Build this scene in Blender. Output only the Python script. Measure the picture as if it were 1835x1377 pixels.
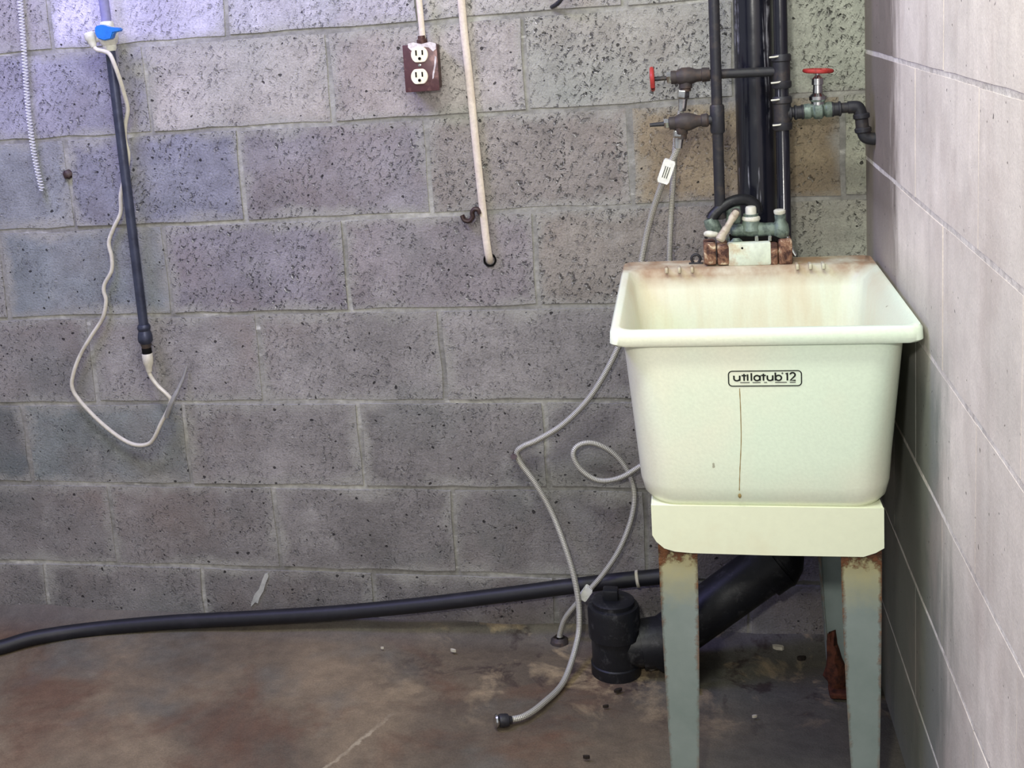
import bpy, bmesh, math, random
from mathutils import Vector, Matrix
random.seed(7)
R = math.radians
for o in list(bpy.data.objects):
    bpy.data.objects.remove(o)
SC = bpy.context.scene
COL = SC.collection

# ------------------------------------------------------------------ camera
W, H, F = 1835, 1377, 2219.39
PX, PY = W/2 - 211.14, H/2 - 243.91            # principal point (the photograph is a crop)
CAM = Vector((-0.33817, -2.49207, 1.33284))
ROT = (1.3879808, 0.0769235, 0.2216123)
cd = bpy.data.cameras.new('camera')
cam = bpy.data.objects.new('camera', cd); COL.objects.link(cam)
cam.location = CAM; cam.rotation_euler = ROT
cd.sensor_fit = 'HORIZONTAL'; cd.sensor_width = 36.0
cd.lens = F*36.0/W
cd.shift_x = 211.14/W; cd.shift_y = -243.91/W
cd.clip_start = .05
SC.camera = cam

# ------------------------------------------------------------------ light
SC.view_settings.view_transform = 'Standard'
SC.view_settings.look = 'None'
SC.view_settings.gamma = 1
SC.view_settings.use_curve_mapping = False
SC.view_settings.exposure = 0.55
wd = bpy.data.worlds.new('basement_air'); SC.world = wd
wd.use_nodes = True
wd.node_tree.nodes['Background'].inputs[0].default_value = (.93, .96, 1.0, 1)
wd.node_tree.nodes['Background'].inputs[1].default_value = .36

def area(name, loc, target, size, power, col, size_y=None):
    l = bpy.data.lights.new(name, 'AREA'); l.energy = power; l.color = col
    l.shape = 'RECTANGLE'; l.size = size; l.size_y = size_y or size
    o = bpy.data.objects.new(name, l); COL.objects.link(o); o.location = loc
    o.rotation_euler = (Vector(target) - Vector(loc)).to_track_quat('-Z', 'Y').to_euler()
    return o
# a fluorescent ceiling tube in front of the tub, an unseen flash by the camera and an unseen blue lamp tinting the upper left wall
area('ceiling_tube', (-.70, -1.25, 2.45), (-.45, -.1, .9), 1.2, 17, (.96, 1.0, .88), .25)
area('blue_tint_lamp', (-1.75, -.62, 2.25), (-1.5, 0, 1.30), .6, 15, (.38, .36, 1.0), .4)
pl = bpy.data.lights.new('flash_light', 'POINT'); pl.energy = 44; pl.color = (1.0, .97, .90); pl.shadow_soft_size = .05
po = bpy.data.objects.new('flash_light', pl); COL.objects.link(po); po.location = (-.50, -2.42, 1.56)

# ------------------------------------------------------------------ helpers
RM = cam.rotation_euler.to_matrix()
def at(x, y, Y=None, X=None, Z=None):
    """the point of the plane Y=, X= or Z= that stands at photograph pixel (x, y)"""
    d = RM @ Vector(((x-PX)/F, -(y-PY)/F, -1))
    if Y is not None: t = (Y-CAM.y)/d.y
    elif X is not None: t = (X-CAM.x)/d.x
    else: t = (Z-CAM.z)/d.z
    return CAM + d*t
def wloc(o):
    v = Vector((0, 0, 0))
    while o is not None:
        v += o.location; o = o.parent
    return v
def link(name, me, mat=None, parent=None, loc=None, smooth=True):
    o = bpy.data.objects.new(name, me); COL.objects.link(o)
    if mat is not None: me.materials.append(mat)
    if smooth: me.polygons.foreach_set('use_smooth', [True]*len(me.polygons))
    if parent is not None: o.parent = parent
    if loc is not None: o.location = loc
    return o
def obj(name, bm, mat, parent=None, smooth=True, loc=None, sharp=35):
    """bm holds world coordinates; the mesh is stored relative to its parent (or to loc)"""
    base = wloc(parent) if parent is not None else Vector(loc or (0, 0, 0))
    bmesh.ops.translate(bm, verts=bm.verts, vec=-base)
    if smooth:
        for f in bm.faces: f.smooth = True
        for e in bm.edges:
            if len(e.link_faces) == 2 and e.calc_face_angle(0) > R(sharp): e.smooth = False
    me = bpy.data.meshes.new(name); bm.to_mesh(me); bm.free()
    return link(name, me, mat, parent, loc if parent is None else None, smooth)
def tag(o, label=None, cat=None, group=None, kind=None):
    if label: o['label'] = label
    if cat: o['category'] = cat
    if group: o['group'] = group
    if kind: o['kind'] = kind
    return o
def thing(name, label, cat, loc=(0, 0, 0), group=None):
    o = bpy.data.objects.new(name, None); COL.objects.link(o); o.location = loc
    o.empty_display_size = .05
    return tag(o, label, cat, group)
def spline(pts, n=8):
    P = [Vector(p) for p in pts]
    P = [P[0]*2 - P[1]] + P + [P[-1]*2 - P[-2]]
    out = []
    for i in range(1, len(P)-2):
        a, b, c, d = P[i-1:i+3]
        for k in range(n):
            t = k/n
            out.append(.5*((2*b) + (c-a)*t + (2*a-5*b+4*c-d)*t*t + (3*b-a-3*c+d)*t**3))
    out.append(P[-2]); return out
def sweep(bm, pts, r, seg=12, cap=True, flat=None):
    """tube along pts; r a number or a list; uv = (around, metres along); flat=(direction, factor) squashes the section"""
    uvl = bm.loops.layers.uv.verify()
    pts = [Vector(p) for p in pts]; n = len(pts)
    rr = r if isinstance(r, (list, tuple)) else [r]*n
    T = []
    for i in range(n):
        t = pts[min(i+1, n-1)] - pts[max(i-1, 0)]
        T.append(t.normalized() if t.length > 1e-9 else Vector((0, 0, 1)))
    u = T[0].orthogonal().normalized(); rings = []; L = 0; Ls = []
    for i in range(n):
        u = (u - T[i]*u.dot(T[i])).normalized(); v = T[i].cross(u)
        if i: L += (pts[i]-pts[i-1]).length
        Ls.append(L); ring = []
        for k in range(seg):
            a = 2*math.pi*k/seg
            off = (u*math.cos(a) + v*math.sin(a))*rr[i]
            if flat:
                d = Vector(flat[0]).normalized(); off -= d*off.dot(d)*(1-flat[1])
            ring.append(bm.verts.new(pts[i] + off))
        rings.append(ring)
    for i in range(n-1):
        for k in range(seg):
            k2 = (k+1) % seg
            f = bm.faces.new((rings[i][k], rings[i][k2], rings[i+1][k2], rings[i+1][k]))
            for lp, (uu, vv) in zip(f.loops, ((k, i), (k+1, i), (k+1, i+1), (k, i+1))):
                lp[uvl].uv = (uu/seg, Ls[vv])
    if cap:
        bm.faces.new(list(reversed(rings[0]))); bm.faces.new(rings[-1])
    return bm
def lathe(bm, a, axis, prof, seg=20):
    """prof: list of (distance along axis, radius) from point a"""
    ax = Vector(axis).normalized()
    u = ax.orthogonal().normalized(); v = ax.cross(u); rings = []
    for h, r in prof:
        rings.append([bm.verts.new(Vector(a) + ax*h + (u*math.cos(2*math.pi*k/seg) + v*math.sin(2*math.pi*k/seg))*max(r, 1e-4)) for k in range(seg)])
    for i in range(len(rings)-1):
        for k in range(seg):
            bm.faces.new((rings[i][k], rings[i][(k+1) % seg], rings[i+1][(k+1) % seg], rings[i+1][k]))
    bm.faces.new(list(reversed(rings[0]))); bm.faces.new(rings[-1])
    bmesh.ops.recalc_face_normals(bm, faces=bm.faces[:])
    return bm
def hexnut(bm, a, axis, h, r):
    return lathe(bm, a, axis, [(0, r*.9), (h*.12, r), (h*.88, r), (h, r*.9)], 6)
def box(bm, lo, hi, bev=.002, seg=1):
    lo, hi = Vector(lo), Vector(hi)
    c = bmesh.ops.create_cube(bm, size=1)['verts']
    for v in c:
        v.co = Vector([(lo[i]+hi[i])/2 + v.co[i]*(hi[i]-lo[i]) for i in range(3)])
    if bev:
        es = set(e for v in c for e in v.link_edges)
        bmesh.ops.bevel(bm, geom=list(es), offset=bev, segments=seg, affect='EDGES', profile=.5)
    return bm
def rrect(x0, x1, y0, y1, r, n=6):
    """rounded rectangle, counter-clockwise list of (x, y)"""
    out = []
    for cx, cy, a0 in ((x1-r, y1-r, 0), (x0+r, y1-r, 90), (x0+r, y0+r, 180), (x1-r, y0+r, 270)):
        for k in range(n+1):
            a = R(a0 + 90*k/n); out.append((cx + r*math.cos(a), cy + r*math.sin(a)))
    return out
def loft(bm, rings, cap0=True, cap1=True):
    V = [[bm.verts.new(p) for p in r] for r in rings]
    n = len(V[0])
    for i in range(len(V)-1):
        for k in range(n):
            bm.faces.new((V[i][k], V[i][(k+1) % n], V[i+1][(k+1) % n], V[i+1][k]))
    if cap0: bm.faces.new(list(reversed(V[0])))
    if cap1: bm.faces.new(V[-1])
    return bm
def prism(bm, pts, depth):
    """pts: world points of a flat outline; depth: vector"""
    loft(bm, [[Vector(p) for p in pts], [Vector(p)+Vector(depth) for p in pts]])
    bmesh.ops.recalc_face_normals(bm, faces=bm.faces[:])
    return bm
B = bmesh.new

# ------------------------------------------------------------------ materials
def srgb(r, g, b):
    f = lambda c: (c/12.92 if c <= .04045 else ((c+.055)/1.055)**2.4)
    return (f(r/255), f(g/255), f(b/255), 1)
class NT:
    def __init__(s, name):
        s.m = bpy.data.materials.new(name); s.m.use_nodes = True
        s.t = s.m.node_tree; s.b = s.t.nodes['Principled BSDF']
    def n(s, typ, **kw):
        nd = s.t.nodes.new(typ)
        for k, v in kw.items():
            if k in nd.bl_rna.properties: setattr(nd, k, v)
        return nd
    def l(s, a, b): s.t.links.new(a, b)
    def setin(s, sock, v):
        if hasattr(v, 'is_output'): s.l(v, sock)
        else: sock.default_value = v
    def pos(s): return s.n('ShaderNodeNewGeometry').outputs['Position']
    def noise(s, vec, scale, detail=4, rough=.55, dist=0):
        nd = s.n('ShaderNodeTexNoise'); s.l(vec, nd.inputs['Vector'])
        nd.inputs['Scale'].default_value = scale; nd.inputs['Detail'].default_value = detail
        nd.inputs['Roughness'].default_value = rough; nd.inputs['Distortion'].default_value = dist
        return nd.outputs['Fac']
    def off(s, vec, o, sc=(1, 1, 1)):
        nd = s.n('ShaderNodeMapping'); s.l(vec, nd.inputs[0])
        nd.inputs['Location'].default_value = o; nd.inputs['Scale'].default_value = sc
        return nd.outputs[0]
    def rng(s, v, a, b, c=0., d=1.):
        nd = s.n('ShaderNodeMapRange'); s.setin(nd.inputs[0], v)
        for i, x in enumerate((a, b, c, d)): nd.inputs[i+1].default_value = x
        return nd.outputs[0]
    def math(s, op, a, b=0.):
        nd = s.n('ShaderNodeMath', operation=op); s.setin(nd.inputs[0], a); s.setin(nd.inputs[1], b)
        return nd.outputs[0]
    def mix(s, f, a, b, blend='MIX'):
        nd = s.n('ShaderNodeMix', data_type='RGBA', blend_type=blend)
        s.setin(nd.inputs[0], f); s.setin(nd.inputs[6], a); s.setin(nd.inputs[7], b)
        return nd.outputs[2]
    def sep(s, v):
        nd = s.n('ShaderNodeSeparateXYZ'); s.l(v, nd.inputs[0]); return nd.outputs
    def bump(s, h, dist, strength=1.):
        nd = s.n('ShaderNodeBump'); s.l(h, nd.inputs['Height'])
        nd.inputs['Distance'].default_value = dist; nd.inputs['Strength'].default_value = strength
        s.l(nd.outputs[0], s.b.inputs['Normal'])
    def fin(s, col=None, rough=.8, metal=0., spec=None):
        if col is not None: s.setin(s.b.inputs['Base Color'], col)
        s.setin(s.b.inputs['Roughness'], rough); s.setin(s.b.inputs['Metallic'], metal)
        if spec is not None: s.b.inputs['Specular IOR Level'].default_value = spec
        return s.m

def block_mat(name, smooth=False):
    s = NT(name); p = s.pos(); oi = s.n('ShaderNodeObjectInfo')
    big = s.noise(p, 4.5, 6, .6); mid = s.noise(p, 22, 6, .65); fine = s.noise(p, 240, 3, .6)
    c = s.mix(1., oi.outputs['Color'], s.rng(big, .3, .7, .74, 1.26), 'MULTIPLY')
    c = s.mix(1., c, s.rng(mid, .3, .7, .82, 1.18), 'MULTIPLY')
    c = s.mix(1., c, s.rng(fine, .3, .7, .82, 1.18), 'MULTIPLY')
    # worn whitish film
    film = s.noise(s.off(p, (3, 1, 5)), 7, 6, .7)
    c = s.mix(s.rng(film, .56, .74, 0, .34), c, srgb(196, 194, 190))
    warm = s.noise(s.off(p, (9, 4, 2)), 3.2, 4, .6)
    c = s.mix(s.rng(warm, .5, .72, 0, .30), c, srgb(138, 118, 108))
    cool = s.noise(s.off(p, (1, 7, 8)), 2.6, 4, .6)
    c = s.mix(s.rng(cool, .52, .72, 0, .30), c, srgb(104, 116, 112))
    if smooth:
        c = s.mix(.55, c, oi.outputs['Color'])
        pv = s.n('ShaderNodeSeparateXYZ'); s.l(p, pv.inputs[0])
        # greenish darkening of the lower wall beside the tub, and brown streaks near the corner
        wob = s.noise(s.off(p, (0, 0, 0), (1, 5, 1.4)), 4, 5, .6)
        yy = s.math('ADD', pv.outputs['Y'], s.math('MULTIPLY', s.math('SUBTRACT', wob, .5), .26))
        low_green = s.math('MULTIPLY', s.rng(yy, -.80, -.67), s.rng(pv.outputs['Z'], .92, .72))
        c = s.mix(s.math('MULTIPLY', low_green, .82), c, srgb(92, 104, 98))
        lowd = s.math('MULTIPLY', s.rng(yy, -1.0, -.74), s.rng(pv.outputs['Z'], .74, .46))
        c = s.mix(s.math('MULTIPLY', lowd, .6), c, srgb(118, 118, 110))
        brown = s.math('MULTIPLY', s.rng(yy, -.40, -.30), s.rng(pv.outputs['Z'], .70, .95))
        c = s.mix(s.math('MULTIPLY', brown, .82), c, srgb(84, 72, 66))
        blot = s.noise(s.off(p, (3, 8, 2), (1, 3, 2)), 2.4, 5, .6)
        c = s.mix(s.rng(blot, .50, .68, 0, .30), c, srgb(176, 158, 150))
        ver = s.noise(s.off(p, (0, 0, 0), (1, 26, 2.2)), 1, 5, .65)
        c = s.mix(s.rng(ver, .5, .75, 0, .22), c, srgb(140, 130, 122))
        pit = s.math('MULTIPLY', s.rng(s.noise(s.off(p, (2, 2, 2)), 95, 1, .5), .74, .80), 1)
        c = s.mix(s.math('MULTIPLY', pit, .8), c, srgb(40, 38, 38))
        h = s.math('ADD', s.math('MULTIPLY', mid, .8), s.math('ADD', s.math('MULTIPLY', fine, .25), s.math('MULTIPLY', pit, -1)))
        s.bump(h, .003, .55)
        return s.fin(c, .62, 0, .3)
    # mortar smeared over the arrises
    gx = s.sep(s.n('ShaderNodeTexCoord').outputs['Generated'])
    ed = lambda o, k: s.math('MULTIPLY', s.math('SUBTRACT', .5, s.math('ABSOLUTE', s.math('SUBTRACT', o, .5))), k)
    dist = s.math('MINIMUM', ed(gx[0], .40), ed(gx[2], .20))
    sm = s.noise(s.off(p, (6, 2, 9)), 9, 5, .65)
    sme = s.rng(s.math('ADD', dist, s.math('MULTIPLY', s.math('SUBTRACT', .5, sm), .11)), .026, .0)
    c = s.mix(s.math('MULTIPLY', sme, .8), c, s.mix(sm, srgb(126, 124, 120), srgb(172, 170, 164)))
    # open texture: worm-like pits, light crumbs beside them
    warp = s.noise(s.off(p, (5, 5, 5)), 11, 4, .65)
    pn = s.noise(p, 118, 4, .62, .7)
    amt = s.math('MULTIPLY', oi.outputs['Alpha'], s.rng(warp, .40, .60, .10, 1.3))
    pit = s.math('MULTIPLY', s.rng(pn, .575, .66), amt)
    hole = s.rng(s.noise(s.off(p, (8, 1, 3)), 82, 0, .5), .785, .815)
    crumb = s.math('MULTIPLY', s.rng(s.noise(s.off(p, (.0022, .0, .0030)), 118, 4, .62, .7), .575, .66), amt)
    c = s.mix(s.math('MULTIPLY', crumb, .7), c, srgb(212, 210, 204))
    c = s.mix(s.math('MULTIPLY', pit, .62), c, srgb(44, 42, 43))
    c = s.mix(s.math('MULTIPLY', hole, .85), c, srgb(26, 24, 26))
    h = s.math('ADD', s.math('MULTIPLY', mid, .5), s.math('MULTIPLY', fine, .35))
    h = s.math('ADD', h, s.math('MULTIPLY', s.math('ADD', pit, hole), -1.1))
    h = s.math('ADD', h, s.math('MULTIPLY', crumb, .6))
    s.bump(h, .0045, 1.)
    return s.fin(c, .88, 0, .25)
M = {}
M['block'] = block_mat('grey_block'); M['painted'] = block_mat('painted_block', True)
def mortar_mat(name, a, b):
    s = NT(name); p = s.pos()
    n1 = s.noise(p, 5, 5, .6); n2 = s.noise(p, 60, 5, .65)
    c = s.mix(s.rng(n1, .42, .66), a, b)
    w = s.noise(s.off(p, (4, 4, 4), (7, 7, 30)), 1, 5, .65)
    c = s.mix(s.rng(w, .60, .68, 0, .7), c, srgb(206, 204, 198))
    c = s.mix(1., c, s.rng(n2, .3, .7, .75, 1.25), 'MULTIPLY')
    s.bump(n2, .004, .8)
    return s.fin(c, .9, 0, .2)
M['mortar'] = mortar_mat('mortar', srgb(128, 126, 122), srgb(168, 166, 160))
M['mortar_pale'] = mortar_mat('mortar_pale', srgb(198, 190, 184), srgb(230, 224, 218))

def floor_mat():
    s = NT('stained_concrete'); p = s.pos(); x = s.sep(p)
    n1 = s.noise(p, 2.2, 5, .55, .4); n2 = s.noise(s.off(p, (4, 2, 0)), 3.4, 5, .6, .8); n3 = s.noise(p, 30, 6, .65); n4 = s.noise(p, 300, 2, .6)
    c = s.mix(s.rng(n1, .38, .64), srgb(90, 80, 68), srgb(130, 114, 92))
    c = s.mix(s.rng(n2, .5, .66, 0, .75), c, srgb(96, 70, 54))
    g = s.noise(s.off(p, (1, 9, 0)), 3, 4, .6)
    c = s.mix(s.rng(g, .52, .68, 0, .6), c, srgb(96, 98, 92))
    # greyer concrete below the tub and along the wall
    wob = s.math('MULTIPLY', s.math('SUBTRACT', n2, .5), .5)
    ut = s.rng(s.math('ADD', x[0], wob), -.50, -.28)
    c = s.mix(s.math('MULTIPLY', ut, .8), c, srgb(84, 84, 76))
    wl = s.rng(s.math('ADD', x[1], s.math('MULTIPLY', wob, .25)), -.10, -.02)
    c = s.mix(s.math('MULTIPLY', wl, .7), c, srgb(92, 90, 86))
    spot = s.noise(s.off(p, (3, 3, 0)), 9, 5, .7, .5)
    edge = s.math('MULTIPLY', s.rng(x[0], -1.1, -.7), s.rng(x[1], -.42, -.18))
    c = s.mix(s.math('MULTIPLY', s.rng(spot, .54, .62, 0, .8), edge), c, srgb(52, 40, 38))
    pale = s.noise(s.off(p, (7, 1, 0)), 7, 5, .65, .5)
    c = s.mix(s.math('MULTIPLY', s.rng(pale, .54, .64, 0, .7), edge), c, srgb(172, 152, 120))
    A_, B_ = at(582, 1376, Z=0), at(694, 1284, Z=0); d_ = (B_-A_).normalized()
    lx = s.math('SUBTRACT', x[0], A_.x); ly = s.math('SUBTRACT', x[1], A_.y)
    al = s.math('ADD', s.math('MULTIPLY', lx, d_.x), s.math('MULTIPLY', ly, d_.y))
    ac = s.math('ADD', s.math('MULTIPLY', lx, -d_.y), s.math('MULTIPLY', ly, d_.x))
    ac = s.math('ADD', ac, s.math('MULTIPLY', s.math('SUBTRACT', n3, .5), .03))
    crack = s.math('MULTIPLY', s.rng(s.math('ABSOLUTE', ac), .006, .002), s.math('MULTIPLY', s.rng(al, (B_-A_).length+.03, (B_-A_).length-.02), s.rng(n2, .36, .5)))
    c = s.mix(s.math('MULTIPLY', crack, .6), c, srgb(176, 164, 140))
    c = s.mix(1., c, s.rng(n3, .3, .7, .84, 1.16), 'MULTIPLY')
    c = s.mix(1., c, s.rng(n4, .3, .7, .85, 1.15), 'MULTIPLY')
    s.bump(s.math('ADD', s.math('MULTIPLY', n3, 1.), s.math('MULTIPLY', n4, .2)), .004, .6)
    return s.fin(c, .72, 0, .35)
M['floor'] = floor_mat()

def plain(name, col, rough=.5, metal=0., spec=.5, grime=None, gscale=25, gr=(.5, .68), gamt=.8, bump=0., bscale=80, var=.12):
    s = NT(name); p = s.pos()
    n = s.noise(p, bscale, 4, .6)
    c = s.mix(1., col, s.rng(n, .3, .7, 1-var, 1+var), 'MULTIPLY')
    if grime is not None:
        g = s.noise(s.off(p, (2, 5, 1)), gscale, 5, .65)
        c = s.mix(s.rng(g, gr[0], gr[1], 0, gamt), c, grime)
    if bump: s.bump(n, bump, .7)
    return s.fin(c, rough, metal, spec)
def abs_mat():
    s = NT('black_plastic'); p = s.pos()
    v = s.noise(s.off(p, (0, 0, 0), (110, 110, 5)), 1, 4, .6, .3); w = s.noise(p, 26, 4, .6)
    scr_glint = s.rng(v, .60, .66); thin_streak = s.math('MULTIPLY', scr_glint, s.rng(w, .42, .6))  # pale scratches, with the pipe's highlight streaks painted in
    c = s.mix(s.math('MULTIPLY', thin_streak, .85), srgb(22, 23, 33), srgb(150, 150, 160))
    s.bump(w, .0004, .6)
    return s.fin(c, s.rng(w, .3, .7, .12, .28), 0, .55)
M['abs'] = abs_mat()
M['abs_dusty'] = plain('dusty_black_plastic', srgb(22, 23, 28), .45, 0, .4, srgb(70, 70, 72), 45, (.56, .72), .7, .001, 60)
M['iron'] = plain('dark_iron', srgb(46, 46, 52), .5, .3, .5, srgb(84, 74, 66), 40, (.52, .7), .6, .0008, 90)
M['galv'] = plain('grey_pipe', srgb(70, 74, 92), .42, .55, .5, srgb(38, 40, 56), 20, (.45, .65), .6, .0004, 60)
M['rusty_iron'] = plain('rusty_fitting', srgb(66, 60, 60), .6, .3, .4, srgb(92, 74, 64), 50, (.5, .66), .6, .001, 90)
M['lilac'] = plain('painted_pipe', srgb(128, 126, 160), .6, 0, .3)
M['chrome'] = plain('chrome', srgb(205, 205, 205), .18, 1., .5, srgb(120, 116, 108), 60, (.5, .7), .5, .0003, 90)
M['brass_green'] = plain('verdigris_cast_metal', srgb(116, 130, 120), .5, .3, .5, srgb(62, 74, 70), 60, (.46, .62), .8, .0012, 110)
M['pale_lever'] = plain('pale_corroded_metal', srgb(190, 178, 160), .55, .1, .5, srgb(140, 118, 100), 70, (.5, .66), .7, .001, 120)
M['white_cap'] = plain('off_white_plastic', srgb(214, 212, 198), .4, 0, .5, srgb(160, 156, 140), 60, (.52, .7), .6)
M['red'] = plain('red_paint', srgb(168, 52, 48), .45, 0, .5, srgb(90, 40, 36), 60, (.54, .7), .7)
M['blue'] = plain('blue_plastic', srgb(36, 112, 196), .3, 0, .5)
M['cable'] = plain('cream_cable', srgb(216, 203, 188), .5, 0, .4, srgb(186, 168, 152), 14, (.5, .7), .6, .0004, 160)
M['tube'] = plain('cream_tube', srgb(206, 200, 186), .32, 0, .5, srgb(160, 152, 138), 20, (.5, .7), .5)
M['white_cord'] = plain('white_cord', srgb(226, 226, 230), .45)
M['white_tag'] = plain('white_tag', srgb(228, 228, 222), .5, 0, .4, srgb(180, 178, 170), 80, (.55, .7), .5)
M['black_print'] = plain('black_print', srgb(30, 34, 32), .6, 0, .2, var=.0)
M['slot'] = plain('black_slot', srgb(14, 13, 13), .8, 0, .1, var=.0)
M['ivory'] = plain('ivory_plastic', srgb(236, 226, 206), .35, 0, .5)
M['box_steel'] = plain('box_steel', srgb(96, 70, 66), .5, .4, .4, srgb(66, 40, 36), 60, (.45, .62), .8)
M['cover'] = plain('brown_cover', srgb(84, 54, 58), .38, .15, .5, srgb(140, 104, 100), 40, (.54, .7), .7, .0004, 80)
M['tape'] = plain('white_film', srgb(214, 206, 208), .5, 0, .4, srgb(150, 130, 130), 70, (.5, .66), .6, .001, 120)
M['brown_clip'] = plain('dark_brown_metal', srgb(62, 46, 44), .5, .2, .4)
M['rubber'] = plain('black_hose_rubber', srgb(26, 26, 32), .5, 0, .4, srgb(48, 46, 54), 14, (.52, .7), .5, .0006, 60)
M['rust'] = plain('rust', srgb(84, 48, 34), .85, 0, .2, srgb(50, 30, 24), 70, (.45, .62), .85, .002, 140)
M['thin_streak'] = plain('brown_drip', srgb(150, 130, 84), .6, 0, .2)
M['scrap'] = plain('grey_scrap', srgb(178, 178, 174), .8, 0, .3, srgb(130, 130, 128), 90, (.5, .66), .6)
M['chip'] = plain('pale_chip', srgb(190, 184, 168), .8, 0, .3)
M['dark_chip'] = plain('dark_chip', srgb(44, 38, 34), .9, 0, .2)

def braid_mat():
    s = NT('braided_steel'); uv = s.n('ShaderNodeTexCoord').outputs['UV']
    x = s.sep(uv)
    a = s.math('MULTIPLY', x[0], 6.28318*6); b = s.math('MULTIPLY', x[1], 6.28318*150)
    w = s.math('MULTIPLY', s.math('SINE', s.math('ADD', a, b)), s.math('SINE', s.math('SUBTRACT', a, b)))
    c = s.mix(s.rng(w, -.6, .6), srgb(138, 136, 130), srgb(222, 219, 210))
    s.bump(w, .0006, .7)
    return s.fin(c, .38, .35, .5)
M['braid'] = braid_mat()

def tub_mat():
    s = NT('cream_tub_plastic'); p = s.pos(); x = s.sep(p)
    n = s.noise(p, 3.2, 4, .55); n2 = s.noise(p, 220, 2, .5)
    c = s.mix(s.rng(n, .4, .62), srgb(228, 243, 222), srgb(238, 241, 220))
    c = s.mix(1., c, s.rng(n2, .3, .7, .97, 1.03), 'MULTIPLY')
    # duller tone of the basin's inside; dried brown scum streaks from the back ledge and on the side walls
    streak = s.noise(s.off(p, (2, 0, 0), (16, 6, 2.2)), 1, 5, .6)
    ins = s.rng(x[1], -.50, -.24)
    dull = s.math('MULTIPLY', s.rng(x[1], -.612, -.600), s.rng(x[2], .845, .825))
    c = s.mix(s.math('MULTIPLY', dull, .35), c, srgb(206, 196, 176))
    c = s.mix(s.math('MULTIPLY', s.rng(streak, .42, .68, .05, .55), ins), c, srgb(206, 184, 148))
    ledge = s.math('MULTIPLY', s.rng(x[1], -.215, -.19), s.rng(x[2], .80, .825))
    c = s.mix(s.math('MULTIPLY', ledge, s.rng(s.noise(p, 18, 4, .6), .3, .62, .35, .95)), c, srgb(150, 118, 90))
    spk = s.rng(s.noise(s.off(p, (3, 6, 1)), 60, 1, .5), .80, .82)
    c = s.mix(s.math('MULTIPLY', spk, .6), c, srgb(110, 96, 66))
    s.bump(n2, .0006, .4)
    return s.fin(c, .42, 0, .4)
M['tub'] = tub_mat()
M['apron'] = plain('cream_apron', srgb(236, 241, 214), .5, 0, .35, srgb(226, 220, 190), 5, (.5, .7), .5, var=.02)

def leg_mat():
    """grey enamel, rusted at the top and along the folded edges (UV: 0-1 across, metres from the top)"""
    s = NT('rusted_grey_enamel'); x = s.sep(s.n('ShaderNodeTexCoord').outputs['UV']); p = s.pos()
    n = s.noise(p, 55, 5, .7); n1 = s.noise(p, 14, 4, .6)
    c = s.mix(s.rng(n1, .3, .7), srgb(126, 139, 135), srgb(140, 151, 148))
    u = s.math('ABSOLUTE', s.math('SUBTRACT', x[0], .5))
    wob = s.math('MULTIPLY', s.math('SUBTRACT', n, .5), .30)
    top = s.rng(s.math('SUBTRACT', x[1], s.math('MULTIPLY', wob, .16)), .11, .015)
    c = s.mix(s.math('MULTIPLY', top, .8), c, srgb(190, 178, 122))
    edge = s.rng(s.math('ADD', u, wob), .40, .50)
    edge = s.math('MULTIPLY', edge, s.rng(x[1], .34, .02, .45, 1.))
    rust = s.mix(s.rng(n, .42, .60), srgb(52, 32, 24), srgb(116, 76, 48))
    c = s.mix(edge, c, rust)
    tr = s.rng(s.math('SUBTRACT', x[1], s.math('MULTIPLY', wob, .30)), .030, .016)
    c = s.mix(tr, c, rust)
    s.bump(s.math('MULTIPLY', n, s.math('ADD', edge, tr)), .003, .6)
    return s.fin(c, .5, 0, .4)
M['leg'] = leg_mat()
def rustblock_mat():
    s = NT('rust_stained_block'); p = s.pos()
    n = s.noise(p, 48, 5, .65, .5)
    c = s.mix(s.rng(n, .40, .52), srgb(70, 46, 40), srgb(136, 100, 80))
    c = s.mix(s.rng(n, .54, .64), c, srgb(216, 196, 166))
    s.bump(n, .003, .8)
    return s.fin(c, .75, 0, .3)
M['rust_block'] = rustblock_mat()
M['ledge'] = plain('stained_ledge', srgb(216, 224, 208), .5, 0, .35, srgb(184, 148, 112), 30, (.52, .68), .6)

# ------------------------------------------------------------------ the setting
_cache = {}
def block_mesh(w, h, mat, wob):
    """one block: an outline with chipped, slightly wavy arrises, its front edge eased; the back is buried in the wall"""
    var = random.randrange(3); key = (round(w, 3), round(h, 3), mat.name, var)
    if key not in _cache:
        bm = B(); rings = []
        k = 6 if w > .25 else 3
        out = [(-w/2 + w*i/k, -h/2) for i in range(k)] + [(w/2, -h/2 + h*i/3) for i in range(3)] + [(w/2 - w*i/k, h/2) for i in range(k)] + [(-w/2, h/2 - h*i/3) for i in range(3)]
        jit = [(random.uniform(-wob, wob), random.uniform(-wob, wob)) for _ in out]
        for y, ins in ((.022, -.0015), (0, .0012)):
            rings.append([Vector((x*(1-ins*2/w) + j[0], y, z*(1-ins*2/h) + j[1])) for (x, z), j in zip(out, jit)])
        loft(bm, rings, False, True); bmesh.ops.recalc_face_normals(bm, faces=bm.faces[:])
        f = max(bm.faces, key=lambda f: f.calc_area())
        if f.normal.y > 0: bmesh.ops.reverse_faces(bm, faces=bm.faces[:])
        me = bpy.data.meshes.new('concrete_block'); bm.to_mesh(me); bm.free(); me.materials.append(mat)
        _cache[key] = me
    return _cache[key]
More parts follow.
